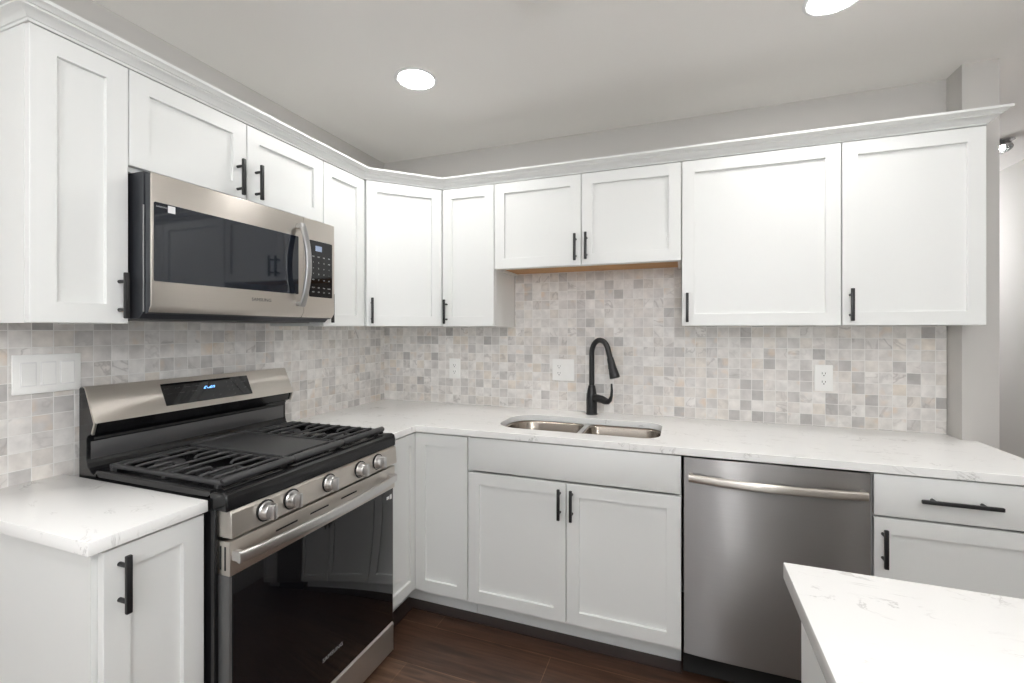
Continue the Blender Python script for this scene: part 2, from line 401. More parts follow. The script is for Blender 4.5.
# marble mosaic backsplash
struct('wall_left_backsplash', box(BM(), 0, 0.010, -1.928, -0.010, 0.86, 1.45), 'tile_left', 'grey and cream marble mosaic backsplash behind the range')
bm = BM(); box(bm, 0.0, 2.905, -0.010, 0, 0.86, 1.372); box(bm, 0.9165, 1.8275, -0.010, 0, 1.372, 1.70)
struct('wall_back_backsplash', bm, 'tile_back', 'grey and cream marble mosaic backsplash behind the sink')

# ------------------------------------------------------------------ cabinets (local frame: x along the run, front faces -y, wall at y=0)
RT = 0.053
def door_bm(x0, x1, z0, z1, yb, t=0.020, rail=RT, rec=0.0115, flat=False):
    """shaker door from the back plane yb outwards: one mesh with a recessed flat panel"""
    bm = BM(); yf = yb - t
    if flat:
        return box(bm, x0, x1, yf, yb, z0, z1, 0.0012)
    a, b, c, d = x0 + rail, x1 - rail, z0 + rail, z1 - rail
    yr = yf + rec
    def ring(y, X0, X1, Z0, Z1): return [bm.verts.new(p) for p in ((X0, y, Z0), (X1, y, Z0), (X1, y, Z1), (X0, y, Z1))]
    e = 0.0012
    bo = ring(yb, x0, x1, z0, z1); fs = ring(yf + e, x0, x1, z0, z1); fo = ring(yf, x0 + e, x1 - e, z0 + e, z1 - e)
    fi = ring(yf, a, b, c, d); fi2 = ring(yf + e, a + e * .4, b - e * .4, c + e * .4, d - e * .4); pi = ring(yr, a + e * .6, b - e * .6, c + e * .6, d - e * .6)
    f = [bm.faces.new(bo), bm.faces.new(pi)]
    for p, q in ((bo, fs), (fs, fo), (fo, fi), (fi, fi2), (fi2, pi)):
        for k in range(4): f.append(bm.faces.new((p[k], p[(k + 1) % 4], q[(k + 1) % 4], q[k])))
    bmesh.ops.recalc_face_normals(bm, faces=f)
    return bm

def pull_bm(x, z, yb, length=0.130, vertical=True):
    """black bar pull standing 32 mm off the face at yb"""
    bm = BM(); h = length / 2; s = 0.0062; off = 0.032; post = h * 0.62
    y = yb - off
    if vertical:
        box(bm, x - s, x + s, y - 0.005, y + 0.005, z - h, z + h, 0.0022)
        for q in (-1, 1): cyl(bm, (x, yb + 0.0005, z + q * post), (x, y + 0.002, z + q * post), 0.0052, 0.0046, n=14)
    else:
        box(bm, x - h, x + h, y - 0.005, y + 0.005, z - s, z + s, 0.0022)
        for q in (-1, 1): cyl(bm, (x + q * post, yb + 0.0005, z), (x + q * post, y + 0.002, z), 0.0052, 0.0046, n=14)
    return bm

G = 0.0018
UD = 0.305   # upper box depth
def upper(name, label, loc, rotz, wd, z0, z1, doors, group=None, bottom='cab', depth=UD):
    """doors: list of (x0, x1, handle_x or None, handle_z)"""
    t = thing(name, label, 'cabinet', (loc[0], loc[1], z0), rotz, group)
    bm = BM(); p = 0.016; hh = z1 - z0
    e = 0.0006
    box(bm, e, p, -depth, -0.011, 0, hh); box(bm, wd - p, wd - e, -depth, -0.011, 0, hh)
    box(bm, p, wd - p, -depth, -0.011, hh - p, hh); box(bm, p, wd - p, -0.020, -0.011, 0.03, hh - p)
    box(bm, p, wd - p, -depth, -depth + 0.018, 0, 0.03)
    obj('cabinet_body', bm, 'cab', t)
    bp_ = obj('bottom_panel', box(BM(), p, wd - p, -depth + 0.018, -0.011, 0.010, 0.024), bottom, t)
    if bottom == 'maple': bp_['label'] = 'bare orange maple underside'
    for d in doors:
        x0, x1, hx, hz = d[:4]; dz = d[4] if len(d) > 4 else 0.0
        dr = obj('door', door_bm(x0 + G, x1 - G, dz + 0.001, hh - 0.002, -depth - 0.0005), 'cab', t)
        if hx is not None: obj('handle', pull_bm(hx, hz - z0, -depth - 0.0205), 'black', dr)
    return t

ZU, ZT = 1.372, 2.113
YL, YM, YR_ = -1.8816, -1.664, -0.895
upper('wall_cabinet', 'tall narrow white wall cabinet left of the microwave', (0, YL, 0), PI / 2, YM - YL, ZU, ZT, [(0, YM - YL, YM - YL - 0.024, 1.4515)])
wm = YR_ - YM
upper('wall_cabinet', 'short white two-door wall cabinet above the microwave', (0, YM, 0), PI / 2, wm, 1.818, ZT, [(0, wm / 2, wm / 2 - 0.038, 1.903, 0.014), (wm / 2, wm, wm / 2 + 0.038, 1.905, 0.014)])
upper('wall_cabinet', 'white one-door wall cabinet between microwave and angled corner cabinet', (0, YR_, 0), PI / 2, -0.612 - YR_, ZU, ZT, [(0, -0.612 - YR_, 0.024, 1.4515)])
upper('wall_cabinet', 'narrow white one-door wall cabinet left of the sink', (0.613, 0, 0), 0, 0.302, ZU, ZT, [(0, 0.302, 0.026, 1.4515)])
upper('wall_cabinet', 'short white two-door wall cabinet above the sink', (0.916, 0, 0), 0, 0.912, 1.668, ZT, [(0, 0.456, 0.456 - 0.0265, 1.754), (0.456, 0.912, 0.456 + 0.0265, 1.757)], bottom='maple')
upper('wall_cabinet', 'wide white one-door wall cabinet just right of the sink cabinet', (1.829, 0, 0), 0, 0.606, ZU, ZT, [(0, 0.606, 0.023, 1.4535)])
upper('wall_cabinet', 'rightmost white wall cabinet beside the grey wall end', (2.436, 0, 0), 0, 0.452, ZU, ZT, [(0, 0.452, 0.028, 1.4545)])
# angled corner cabinet
t = thing('corner_wall_cabinet', 'white angled corner wall cabinet with one door', 'cabinet', (0, 0, ZU))
hh = ZT - ZU
bm = BM(); prism(bm, [(0.011, -0.011), (0.611, -0.011), (0.611, -0.305), (0.305, -0.611), (0.011, -0.611)], 'z', 0.004, hh)
obj('cabinet_body', bm, 'cab', t)
dl = 0.305 * math.sqrt(2) + 0.006; o2 = 0.022
RM = Matrix.Translation((0.305, -0.611, 0)) @ Matrix.Rotation(PI / 4, 4, 'Z')
bm = door_bm(o2, dl - o2 - 0.003, 0.001, hh - 0.002, -0.0008); bmesh.ops.transform(bm, matrix=RM, verts=bm.verts)
dr = obj('door', bm, 'cab', t)
bm = pull_bm(o2 + 0.026, 1.4515 - ZU, -0.0208); bmesh.ops.transform(bm, matrix=RM, verts=bm.verts)
obj('handle', bm, 'black', dr)

# crown moulding swept along the tops
def sweep(bm, path, prof):
    P2 = [Vector(p) for p in path]; n = len(P2); rings = []
    for i, p in enumerate(P2):
        ns = []
        for a, b in ((i - 1, i), (i, i + 1)):
            if a < 0 or b >= n: continue
            d = (P2[b] - P2[a]).normalized(); ns.append(Vector((d.y, -d.x)))
        if len(ns) == 1: m_ = ns[0]
        else:
            m_ = (ns[0] + ns[1]).normalized(); m_ = m_ / m_.dot(ns[0])
        rings.append([bm.verts.new((p.x + m_.x * o, p.y + m_.y * o, z)) for o, z in prof])
    f = []; k = len(prof)
    for a, b in zip(rings, rings[1:]):
        for j in range(k): f.append(bm.faces.new((a[j], a[(j + 1) % k], b[(j + 1) % k], b[j])))
    f.append(bm.faces.new(rings[0])); f.append(bm.faces.new(rings[-1][::-1]))
    bmesh.ops.recalc_face_normals(bm, faces=f)
    return bm
cz = ZT + 0.001
prof = [(-0.030, cz), (0.002, cz), (0.002, cz + 0.007), (0.006, cz + 0.007), (0.009, cz + 0.0115), (0.015, cz + 0.0165), (0.023, cz + 0.021), (0.031, cz + 0.0235), (0.031, cz + 0.0285), (0.037, cz + 0.0285),
        (0.040, cz + 0.0325), (0.0455, cz + 0.036), (0.0515, cz + 0.038), (0.0515, cz + 0.047), (-0.030, cz + 0.047)]
cr = obj('crown_moulding', sweep(BM(), [(0.001, YL), (0.325, YL), (0.325, -0.619), (0.619, -0.325), (2.888, -0.325), (2.888, -0.121)], prof), 'cab', ang=25)
tag(cr, 'white crown moulding running along the tops of all wall cabinets', 'crown moulding')

# base cabinets
BD = 0.615
def base(name, label, loc, rotz, wd, fronts, left_side=False):
    t = thing(name, label, 'cabinet', (loc[0], loc[1], 0), rotz)
    bm = BM(); e = 0.0006; p = 0.018; top = ZC - 0.031
    box(bm, e, p, -BD, -0.012, 0.0 if left_side else 0.10, top); box(bm, wd - p, wd - e, -BD, -0.012, 0.10, top)
    box(bm, p, wd - p, -BD, -0.012, 0.10, 0.118); box(bm, p, wd - p, -BD, -BD + 0.018, top - 0.035, top)
    box(bm, p, wd - p, -0.025, -0.012, 0.118, top)
    obj('cabinet_body', bm, 'cab', t)
    obj('toe_kick', box(BM(), 0.001, wd - 0.001, -0.535, -0.518, 0.0, 0.10), 'cab', t)
    for f in fronts:
        kind, x0, x1, z0, z1, hx, hz = f
        bmx = door_bm(x0 + G, x1 - G, z0, z1, -BD - 0.0025, flat=(kind != 'door'))
        d = obj({'door': 'door', 'drawer': 'drawer', 'panel': 'false_drawer_front'}[kind], bmx, 'cab', t)
        if hx is not None: obj('handle', pull_bm(hx, hz, -BD - 0.0225, 0.205 if kind == 'drawer' else 0.130, kind != 'drawer'), 'black', d)
    return t
wl = YM - (-1.9040)
base('base_cabinet', 'narrow white base cabinet at the left end, left of the range', (0, -1.9040, 0), PI / 2, wl, [('door', 0.010, wl, 0.120, 0.864, 0.043, 0.785)], left_side=True)
base('base_cabinet', 'white two-door base cabinet under the sink', (0.916, 0, 0), 0, 0.912,
     [('panel', 0, 0.912, 0.718, 0.866, None, 0), ('door', 0, 0.4565, 0.120, 0.708, 0.4565 - 0.026, 0.625), ('door', 0.4565, 0.912, 0.120, 0.708, 0.4565 + 0.026, 0.625)])
base('base_cabinet', 'white base cabinet with a drawer, right of the dishwasher', (2.440, 0, 0), 0, 0.465,
     [('drawer', 0, 0.465, 0.727, 0.866, 0.222, 0.797), ('door', 0, 0.465, 0.120, 0.719, 0.026, 0.625)])
bm = BM(); prism(bm, [(0.536, YR_ + 0.004), (0.602, YR_ + 0.004), (0.602, -0.602), (1.828, -0.602), (1.828, -0.536), (0.536, -0.536)], 'z', 0.0, 0.006)  # thin floor strip, the toe-kick overhang shade painted into its colour
struct('trim_shade_1', bm, 'strip', 'flooring strip along the toe kicks, overhang shade painted dark brown')
# corner base: one body, an inward-folding pair of doors
t = thing('corner_base_cabinet', 'white L-shaped corner base cabinet with two plain doors and no handles', 'cabinet', (0, 0, 0))
top = ZC - 0.031
bm = BM(); prism(bm, [(0.012, -0.012), (0.9145, -0.012), (0.9145, -BD), (BD, -BD), (BD, YR_ + 0.002), (0.012, YR_ + 0.002)], 'z', 0.10, top)
obj('cabinet_body', bm, 'cab', t)
bm = BM(); prism(bm, [(0.518, YR_ + 0.002), (0.535, YR_ + 0.002), (0.535, -0.535), (0.914, -0.535), (0.914, -0.518), (0.518, -0.518)], 'z', 0.0, 0.10)
obj('toe_kick', bm, 'cab', t)
obj('door', door_bm(BD + 0.024, 0.914 - G, 0.120, 0.864, -BD - 0.0025), 'cab', t)
bm = door_bm(0.0, (-BD - 0.003) - (YR_ + 0.004), 0.120, 0.864, -BD - 0.0025)
bmesh.ops.transform(bm, matrix=Matrix.Translation((0, YR_ + 0.004, 0)) @ Matrix.Rotation(PI / 2, 4, 'Z'), verts=bm.verts)
obj('door', bm, 'cab', t)

# ------------------------------------------------------------------ countertops
def rrect(x0, x1, y0, y1, r, n=8, corners=(1, 1, 1, 1)):
    """counter-clockwise rounded rectangle; corners order: right-top, left-top, left-bottom, right-bottom (radius factors)"""
    pts = []
    for (cx, cy, sx, sy, a0), k in zip(((x1, y1, -1, -1, 0), (x0, y1, 1, -1, 90), (x0, y0, 1, 1, 180), (x1, y0, -1, 1, 270)), corners):
        rr = r * k; c = (cx + sx * rr, cy + sy * rr)
        for i in range(n + 1):
            a = math.radians(a0 + 90 * i / n); pts.append((c[0] + rr * math.cos(a), c[1] + rr * math.sin(a)))
    return pts

def slab_with_hole(outer, hole, z0, z1):
    bm = BM(); es = []
    for loop in (outer, hole):
        if not loop: continue
        vs = [bm.verts.new((x, y, z1)) for x, y in loop]
        for i in range(len(vs)): es.append(bm.edges.new((vs[i], vs[(i + 1) % len(vs)])))
    bmesh.ops.triangle_fill(bm, use_beauty=True, edges=es, normal=(0, 0, 1))
    top_f = list(bm.faces)
    r = bmesh.ops.extrude_face_region(bm, geom=top_f)
    nv = [g for g in r['geom'] if isinstance(g, bmesh.types.BMVert)]
    for v in nv: v.co.z = z0
    bmesh.ops.recalc_face_normals(bm, faces=bm.faces)
    return bm
HX0, HX1, HY0, HY1 = 0.999, 1.743, -0.545, -0.193
hole = rrect(HX0, HX1, HY0, HY1, 0.10, corners=(0.8, 1.25, 1.25, 0.8))
outer = [(0.011, -0.011), (2.905, -0.011), (2.905, -0.121), (2.955, -0.121), (2.955, -0.650), (0.650, -0.650), (0.650, YR_ + 0.001), (0.011, YR_ + 0.001)]
c = obj('countertop', slab_with_hole(outer, hole, ZC - 0.030, ZC), 'quartz', bevel=0.002)
tag(c, 'long L-shaped white quartz countertop with the sink cut into it', 'countertop')
c = obj('countertop', box(BM(), 0.011, 0.652, -1.928, YM - 0.001, ZC - 0.030, ZC, 0.002), 'quartz')
tag(c, 'short white quartz countertop on the base cabinet left of the range', 'countertop')
# island: its top and its base
IX, IY = 2.014, -1.505
c = obj('island_countertop', box(BM(), IX, 3.25, -3.6, IY, ZC - 0.032, ZC, 0.002), 'quartz')
tag(c, 'bright white quartz island top in the right foreground', 'countertop')
t = thing('island_cabinet', 'white island base under the foreground quartz top', 'cabinet', (IX + 0.02, IY, 0))
obj('cabinet_body', box(BM(), 0.016, 1.0, -2.06, -0.060, 0.09, ZC - 0.0335, 0.001), 'cab', t)
obj('side_panel', box(BM(), 0.002, 0.0155, -2.06, -0.040, 0.0, ZC - 0.0335, 0.001), 'cab', t)
obj('toe_kick', box(BM(), 0.017, 0.98, -2.05, -0.12, 0.0, 0.089), 'cab', t)

# ------------------------------------------------------------------ sink
t = thing('kitchen_sink', 'stainless steel double-bowl undermount sink set in the white countertop', 'sink', ((HX0 + HX1) / 2, (HY0 + HY1) / 2, ZC - 0.031))
ox, oy, oz = t.location
def bowl(bm, x0, x1, y0, y1, r, depth, corners):
    lvls = [(0.0, 0.0), (0.004, -0.010), (0.008, -depth + 0.035), (0.016, -depth + 0.012), (0.035, -depth)]
    rings = []
    for ins, z in lvls:
        rr = [(x, y) for x, y in rrect(x0 + ins, x1 - ins, y0 + ins, y1 - ins, max(r - ins * 0.6, 0.02), corners=corners)]
        rings.append([bm.verts.new((x - ox, y - oy, z)) for x, y in rr])
    n = len(rings[0]); f = []
    for a, b in zip(rings, rings[1:]):
        for k in range(n): f.append(bm.faces.new((a[k], a[(k + 1) % n], b[(k + 1) % n], b[k])))
    f.append(bm.faces.new(rings[-1]))
    bmesh.ops.recalc_face_normals(bm, faces=f); bmesh.ops.reverse_faces(bm, faces=f)
    return bm
xm = 1.380; dv = 0.011
def add_bowl(a, b, corners):
    o = obj('bowl', bowl(BM(), a, b, HY0 + 0.001, HY1 - 0.001, 0.10, 0.19, corners), 'sinksteel', t, ang=50)
    md = o.modifiers.new('thickness', 'SOLIDIFY'); md.thickness = 0.0012; md.offset = 1
    cx = (a + b) / 2 - ox; cy = (HY0 + HY1) / 2 - oy
    obj('drain', lathe(BM(), [(0.056, -0.189), (0.054, -0.186), (0.044, -0.187), (0.040, -0.1885), (0.012, -0.1885), (0.0, -0.187)], (cx, cy, 0), 28), 'satin', o)
add_bowl(HX0, xm - dv, (0.45, 1.22, 1.22, 0.45)); add_bowl(xm + dv, HX1, (0.8, 0.45, 0.45, 0.8))
flo = rrect(HX0 - 0.02, HX1 + 0.02, HY0 - 0.02, HY1 + 0.02, 0.11)
bm = BM(); es = []
for loop in (flo, rrect(HX0, xm - dv, HY0 + .001, HY1 - .001, 0.10, corners=(0.45, 1.22, 1.22, 0.45)), rrect(xm + dv, HX1, HY0 + .001, HY1 - .001, 0.10, corners=(0.8, 0.45, 0.45, 0.8))):
    vs = [bm.verts.new((x - ox, y - oy, -0.0003)) for x, y in loop]
    for i in range(len(vs)): es.append(bm.edges.new((vs[i], vs[(i + 1) % len(vs)])))
bmesh.ops.triangle_fill(bm, use_beauty=True, edges=es, normal=(0, 0, 1))
obj('rim', bm, 'satin', t)

# ------------------------------------------------------------------ faucet
t = thing('faucet', 'matte black pull-down kitchen faucet behind the sink', 'faucet', (1.378, -0.078, ZC), -math.radians(32))
obj('faucet_base', lathe(BM(), [(0.0, 0.0005), (0.031, 0.0005), (0.031, 0.004), (0.0285, 0.007), (0.0285, 0.07), (0.0275, 0.10), (0.022, 0.135), (0.0175, 0.155), (0.0, 0.155)], n=32), 'black', t)
sp = [(0, 0, 0.15), (0, 0, 0.20), (0, 0, 0.26), (0, 0, 0.305), (0, 0, 0.325)]
for i in range(1, 15):
    a = PI - PI * 0.90 * i / 14
    sp.append((0.058 + 0.058 * math.cos(a), 0, 0.325 + 0.072 * math.sin(a)))
a = Vector(sp[-1]); d = (Vector(sp[-1]) - Vector(sp[-2])).normalized(); d = Vector((0.30, 0, -0.95)).normalized()
sp.append(tuple(a + d * 0.02)); sp.append(tuple(a + d * 0.045))
obj('spout', tube(BM(), sp, 0.0140, 18), 'black', t)
h0 = a + d * 0.040
hd = obj('spray_head', tube(BM(), [h0, h0 + d * 0.004, h0 + d * 0.05, h0 + d * 0.095, h0 + d * 0.105, h0 + d * 0.108], [0.0145, 0.0165, 0.0195, 0.0255, 0.0265, 0.023], 24), 'black', t)
pb = h0 + d * 0.055 + Vector((-0.020, 0, -0.004))
obj('spray_button', tube(BM(), [pb - d * 0.018, pb, pb + d * 0.018], [0.004, 0.0065, 0.004], 12), 'enamel', hd)
hb = BM()
tube(hb, [(0.008, 0, 0.088), (0.035, 0, 0.090), (0.070, 0, 0.088), (0.095, 0, 0.082), (0.112, 0, 0.082), (0.126, 0, 0.092), (0.134, 0, 0.112), (0.137, 0, 0.140), (0.135, 0, 0.176)],
     [0.021, 0.021, 0.020, 0.0185, 0.015, 0.0105, 0.0075, 0.0065, 0.0045], 20)
hb_o = obj('handle', hb, 'black', t, ang=60)

# ------------------------------------------------------------------ dishwasher
t = thing('dishwasher', 'stainless steel dishwasher between sink cabinet and drawer cabinet', 'dishwasher', (1.8325, 0, 0))
wd = 0.6035
obj('dishwasher_body', box(BM(), 0.006, wd - 0.004, -0.59, -0.03, 0.02, 0.868), 'dark', t)
obj('toe_kick', box(BM(), 0.002, wd - 0.002, -0.565, -0.595, 0.012, 0.105, 0.001), 'slot', t)
for sx in (0.04, wd - 0.04): obj('foot', cyl(BM(), (sx, -0.55, 0), (sx, -0.55, 0.03), 0.016, 0.012, n=14), 'slot', t)
# door: gently pillowed brushed panel with rolled side edges
bm = BM(); nx, d0 = 24, -0.592
front = []
for i in range(nx + 1):
    u = i / nx; x = 0.004 + (wd - 0.008) * u
    y = -0.640 - 0.008 * (1 - (2 * u - 1) ** 4) * 1.0
    front.append((x, y))
pts = [(0.004, d0)] + front + [(wd - 0.004, d0)]
prism(bm, pts, 'z', 0.112, 0.866)
dr = obj('door', bm, 'dwsteel', t, bevel=0.0015, ang=30)
bm = BM(); hp = []
for i in range(25):
    u = i / 24; hp.append((0.022 + 0.560 * u, -0.668 - 0.030 * math.sin(PI * u), 0.795))
tube(bm, hp, 0.0125, 20, sx=0.7, sy=1.2, pw=0.6)
for hx, sgn in ((0.022, 1), (0.582, -1)):
    box(bm, min(hx, hx + sgn * 0.016), max(hx, hx + sgn * 0.016), -0.676, -0.644, 0.781, 0.809, 0.004)
obj('handle', bm, 'steel', dr)

# ------------------------------------------------------------------ range (local x along the wall, front at -y)
t = thing('gas_range', 'freestanding stainless and black gas range with glass oven door', 'range', (0, -1.6585, 0), PI / 2)
W = 0.756; e = 0.002
XF = 0.690
bm = BM(); box(bm, e, W - e, -0.640, -0.075, 0.035, 0.896)
obj('range_body', bm, 'enamel', t, bevel=0.002)
for sx in (0.04, W - 0.04):
    for sy in (-0.60, -0.12): obj('leg', cyl(BM(), (sx, sy, 0), (sx, sy, 0.04), 0.018, 0.014, n=14), 'slot', t)
# backguard: black rear shell with a stainless face leaning outwards
shell = [(-0.075, 0.890), (-0.075, 1.172), (-0.080, 1.176), (-0.106, 1.174), (-0.150, 1.070), (-0.138, 1.036), (-0.118, 1.028), (-0.112, 1.018), (-0.112, 0.960), (-0.118, 0.935), (-0.135, 0.918), (-0.160, 0.908), (-0.160, 0.890)]
bg = obj('backguard', prism(BM(), shell, 'x', 0.001, W - 0.001), 'enamel', t, bevel=0.0015)
fp = [(-0.0995, 1.1790), (-0.1075, 1.1785), (-0.1585, 1.0690), (-0.1500, 1.0680), (-0.1060, 1.1740), (-0.0995, 1.1765)]
obj('steel_face', prism(BM(), fp, 'x', -0.001, W + 0.001), 'steel', bg)
for xa in (-0.001, W - 0.005):
    obj('end_trim', prism(BM(), [(-0.1585, 1.0690), (-0.1500, 1.0680), (-0.1380, 1.0370), (-0.1450, 1.0330)], 'x', xa, xa + 0.006), 'steel', bg)
tl = math.atan2(0.1585 - 0.1075, 1.1785 - 1.0690)   # lean of the face
def on_face(x, s):   # s = 0 bottom .. 1 top
    return Vector((x, -0.1585 + (0.1585 - 0.1075) * s, 1.0690 + (1.1785 - 1.0690) * s))
fn = Vector((0, -math.cos(tl), -math.sin(tl)))
dx0, dx1 = 0.211, 0.552
def face_quad(x0, x1, s0, s1, out):
    bm = BM(); c = [on_face(x0, s0), on_face(x1, s0), on_face(x1, s1), on_face(x0, s1)]
    a = [bm.verts.new(p + fn * 0.0) for p in c]; b = [bm.verts.new(p + fn * out) for p in c]
    f = [bm.faces.new(a), bm.faces.new(b[::-1])] + [bm.faces.new((a[i], a[(i + 1) % 4], b[(i + 1) % 4], b[i])) for i in range(4)]
    bmesh.ops.recalc_face_normals(bm, faces=f); return bm
disp = obj('display', face_quad(dx0, dx1, 0.19, 0.86, 0.0012), 'glass', bg)
def face_text(s, x, sv, size, m, name='lettering', **k):
    p = on_face(x, sv) + fn * 0.0014
    mtx = Matrix.Translation(p) @ Matrix.Rotation(PI / 2 + tl, 4, 'X')
    return text_bm(s, size, mtx, **k)
xm_ = (dx0 + dx1) / 2
bm = face_text('5:40', xm_ - 0.006, 0.58, 0.026, 'blue', shear=0.2, bold=0.0006)
obj('clock_digits', bm, 'blue', disp, smooth=False)
bm = BM()
def join(bm, other):
    me = bpy.data.meshes.new('tmp'); other.to_mesh(me); other.free(); bm.from_mesh(me); bpy.data.meshes.remove(me)
for s_, xx, sv in (('bake', 0.262, 0.70), ('broil', 0.300, 0.70), ('warm', 0.336, 0.70), ('clean', 0.372, 0.70), ('conv', 0.268, 0.54), ('timer', 0.312, 0.54), ('clock', 0.356, 0.54),
                   ('1', 0.49, 0.70), ('2', 0.51, 0.70), ('3', 0.53, 0.70), ('4', 0.49, 0.56), ('5', 0.51, 0.56), ('6', 0.53, 0.56), ('7', 0.49, 0.42), ('8', 0.51, 0.42), ('9', 0.53, 0.42), ('0', 0.51, 0.28), ('start', 0.562, 0.66), ('off', 0.562, 0.45),
                   ('-', 0.39, 0.32), ('+', 0.42, 0.32), ('set', 0.45, 0.32)):
    join(bm, face_text(s_, xx - 0.036, sv, 0.0085, 'dimprint'))
obj('lettering', bm, 'dimprint', disp, smooth=False)
obj('rear_plate', box(BM(), 0.012, W - 0.012, -0.1135, -0.1115, 0.945, 1.008, 0.0005), 'plate', bg)
# vent strip under the lip
obj('vent_slot', box(BM(), 0.02, W - 0.02, -0.1135, -0.1105, 1.012, 1.020), 'slot', bg)
# cooktop pan: black enamel with rolled rim
prof = [(-0.150, 0.893), (-0.150, 0.918), (-0.166, 0.920), (-0.176, 0.912), (-0.560, 0.910), (-0.640, 0.912), (-0.652, 0.922), (-0.682, 0.924), (-0.694, 0.918), (-0.698, 0.905), (-0.698, 0.874), (-0.640, 0.874), (-0.640, 0.893)]
ct = obj('cooktop', prism(BM(), prof, 'x', 0.0, W), 'enamel', t, bevel=0.004)
bm = BM()
for xa in (0.0, W - 0.022): bm = BM(); prism(bm, [(xa, 0.905), (xa, 0.9225), (xa + 0.004, 0.9255), (xa + 0.018, 0.9255), (xa + 0.022, 0.9225), (xa + 0.022, 0.905)], 'y', -0.160, -0.650); obj('side_rim', bm, 'enamel', ct)
# burners
for bx, by, br in ((0.135, -0.285, 0.040), (0.135, -0.535, 0.048), (0.378, -0.41, 0.042), (0.621, -0.285, 0.036), (0.621, -0.535, 0.050)):
    b_ = obj('burner', lathe(BM(), [(0.0, 0.9105), (br * 1.25, 0.9105), (br * 1.25, 0.914), (br * 1.05, 0.918), (br * 0.95, 0.920), (br * 0.95, 0.9255), (0.0, 0.9255)], (bx, by, 0), 28), 'satin' if False else 'trim', ct)
    obj('burner_cap', lathe(BM(), [(0.0, 0.9258), (br, 0.9258), (br * 1.02, 0.929), (br * 0.9, 0.932), (0.0, 0.9325)], (bx, by, 0), 28), 'iron', b_)
# grates
def grate(x0, x1):
    bm = BM(); zt = 0.944; s = 0.0055; yb, yf = -0.180, -0.668
    xo = [x0 + 0.007, x1 - 0.007]
    for x in xo: box(bm, x - 0.006, x + 0.006, yf + 0.01, yb, zt - 0.014, zt - 0.001, 0.003)
    box(bm, x0, x1, yb - 0.012, yb, zt - 0.014, zt - 0.001, 0.003)
    for x in xo:
        for y in (yb - 0.008, yf + 0.03, (yb + yf) / 2):
            box(bm, x - 0.006, x + 0.006, y - 0.007, y + 0.007, 0.9125 if y != (yb + yf) / 2 else zt - 0.02, zt - 0.008, 0.002)
    n = 8
    for k in range(n):
        y = yb - 0.055 - (yf + 0.055 - (yb - 0.055)) * -k / (n - 1)
        m1 = (x0 + x1) / 2
        gap = 0.030 if k in (2, 5) else 0.0
        segs = [(x0 + 0.004, x1 - 0.004)] if gap == 0 else [(x0 + 0.004, m1 - gap), (m1 + gap, x1 - 0.004)]
        for a, b in segs:
            pts = [(a, y, zt - 0.009), (a + 0.008, y, zt - 0.001), (a + 0.02, y, zt), (b - 0.02, y, zt), (b - 0.008, y, zt - 0.001), (b, y, zt - 0.009)]
            tube(bm, pts, 0.0046, 8)
    box(bm, (x0 + x1) / 2 - 0.005, (x0 + x1) / 2 + 0.005, yf + 0.05, yf + 0.10, zt - 0.010, zt, 0.002)
    box(bm, (x0 + x1) / 2 - 0.005, (x0 + x1) / 2 + 0.005, yb - 0.09, yb - 0.05, zt - 0.010, zt, 0.002)
    # thick rounded front rail
    tube(bm, [(x0, yf + 0.004, zt - 0.003), (x0 + 0.004, yf + 0.004, zt - 0.001), (x1 - 0.004, yf + 0.004, zt - 0.001), (x1, yf + 0.004, zt - 0.003)], [0.009, 0.0115, 0.0115, 0.009], 14)
    return bm
obj('grate', grate(0.024, 0.262), 'iron', ct, ang=50)
obj('grate', grate(0.494, 0.732), 'iron', ct, ang=50)
bm = BM(); gz = 0.946
box(bm, 0.266, 0.490, -0.610, -0.185, gz - 0.008, gz - 0.002, 0.002)
box(bm, 0.266, 0.272, -0.610, -0.185, gz - 0.008, gz + 0.003, 0.002); box(bm, 0.484, 0.490, -0.610, -0.185, gz - 0.008, gz + 0.003, 0.002)
box(bm, 0.266, 0.490, -0.191, -0.185, gz - 0.008, gz + 0.004, 0.002)
for x in (0.275, 0.481):
    box(bm, x - 0.006, x + 0.006, -0.662, -0.600, gz - 0.012, gz - 0.003, 0.002)
    for y in (-0.20, -0.60): box(bm, x - 0.006, x + 0.006, y - 0.006, y + 0.006, 0.9125, gz - 0.006, 0.001)
tube(bm, [(0.265, -0.664, gz - 0.005), (0.269, -0.664, gz - 0.003), (0.487, -0.664, gz - 0.003), (0.491, -0.664, gz - 0.005)], [0.009, 0.0115, 0.0115, 0.009], 14)
obj('griddle', bm, 'griddle', ct, label='flat griddle plate')
# control panel and knobs
cp = obj('control_panel', prism(BM(), [(-0.640, 0.8735), (-0.692, 0.8735), (-0.698, 0.867), (-0.703, 0.806), (-0.700, 0.802), (-0.640, 0.802)], 'x', 0.001, W - 0.001), 'steel', t, bevel=0.001)
for kx in (0.108, 0.202, 0.362, 0.524, 0.629):
    kb = BM(); yb_ = -0.7005; kz = 0.840
    lathe(kb, [(0.0, yb_), (0.0262, yb_), (0.0262, yb_ - 0.004), (0.0235, yb_ - 0.007), (0.0230, yb_ - 0.020), (0.0205, yb_ - 0.025), (0.0, yb_ - 0.025)], (kx, 0, kz), 28, axis='y')
    box(kb, kx - 0.0070, kx + 0.0070, yb_ - 0.039, yb_ - 0.020, kz - 0.0215, kz + 0.0215, 0.003)
    k_ = obj('knob', kb, 'satin', t)
    obj('knob_ring', lathe(BM(), [(0.0305, -0.6985), (0.0305, -0.7025), (0.0266, -0.7035), (0.0266, -0.6985)], (kx, 0, kz), 28, axis='y'), 'slot', k_)
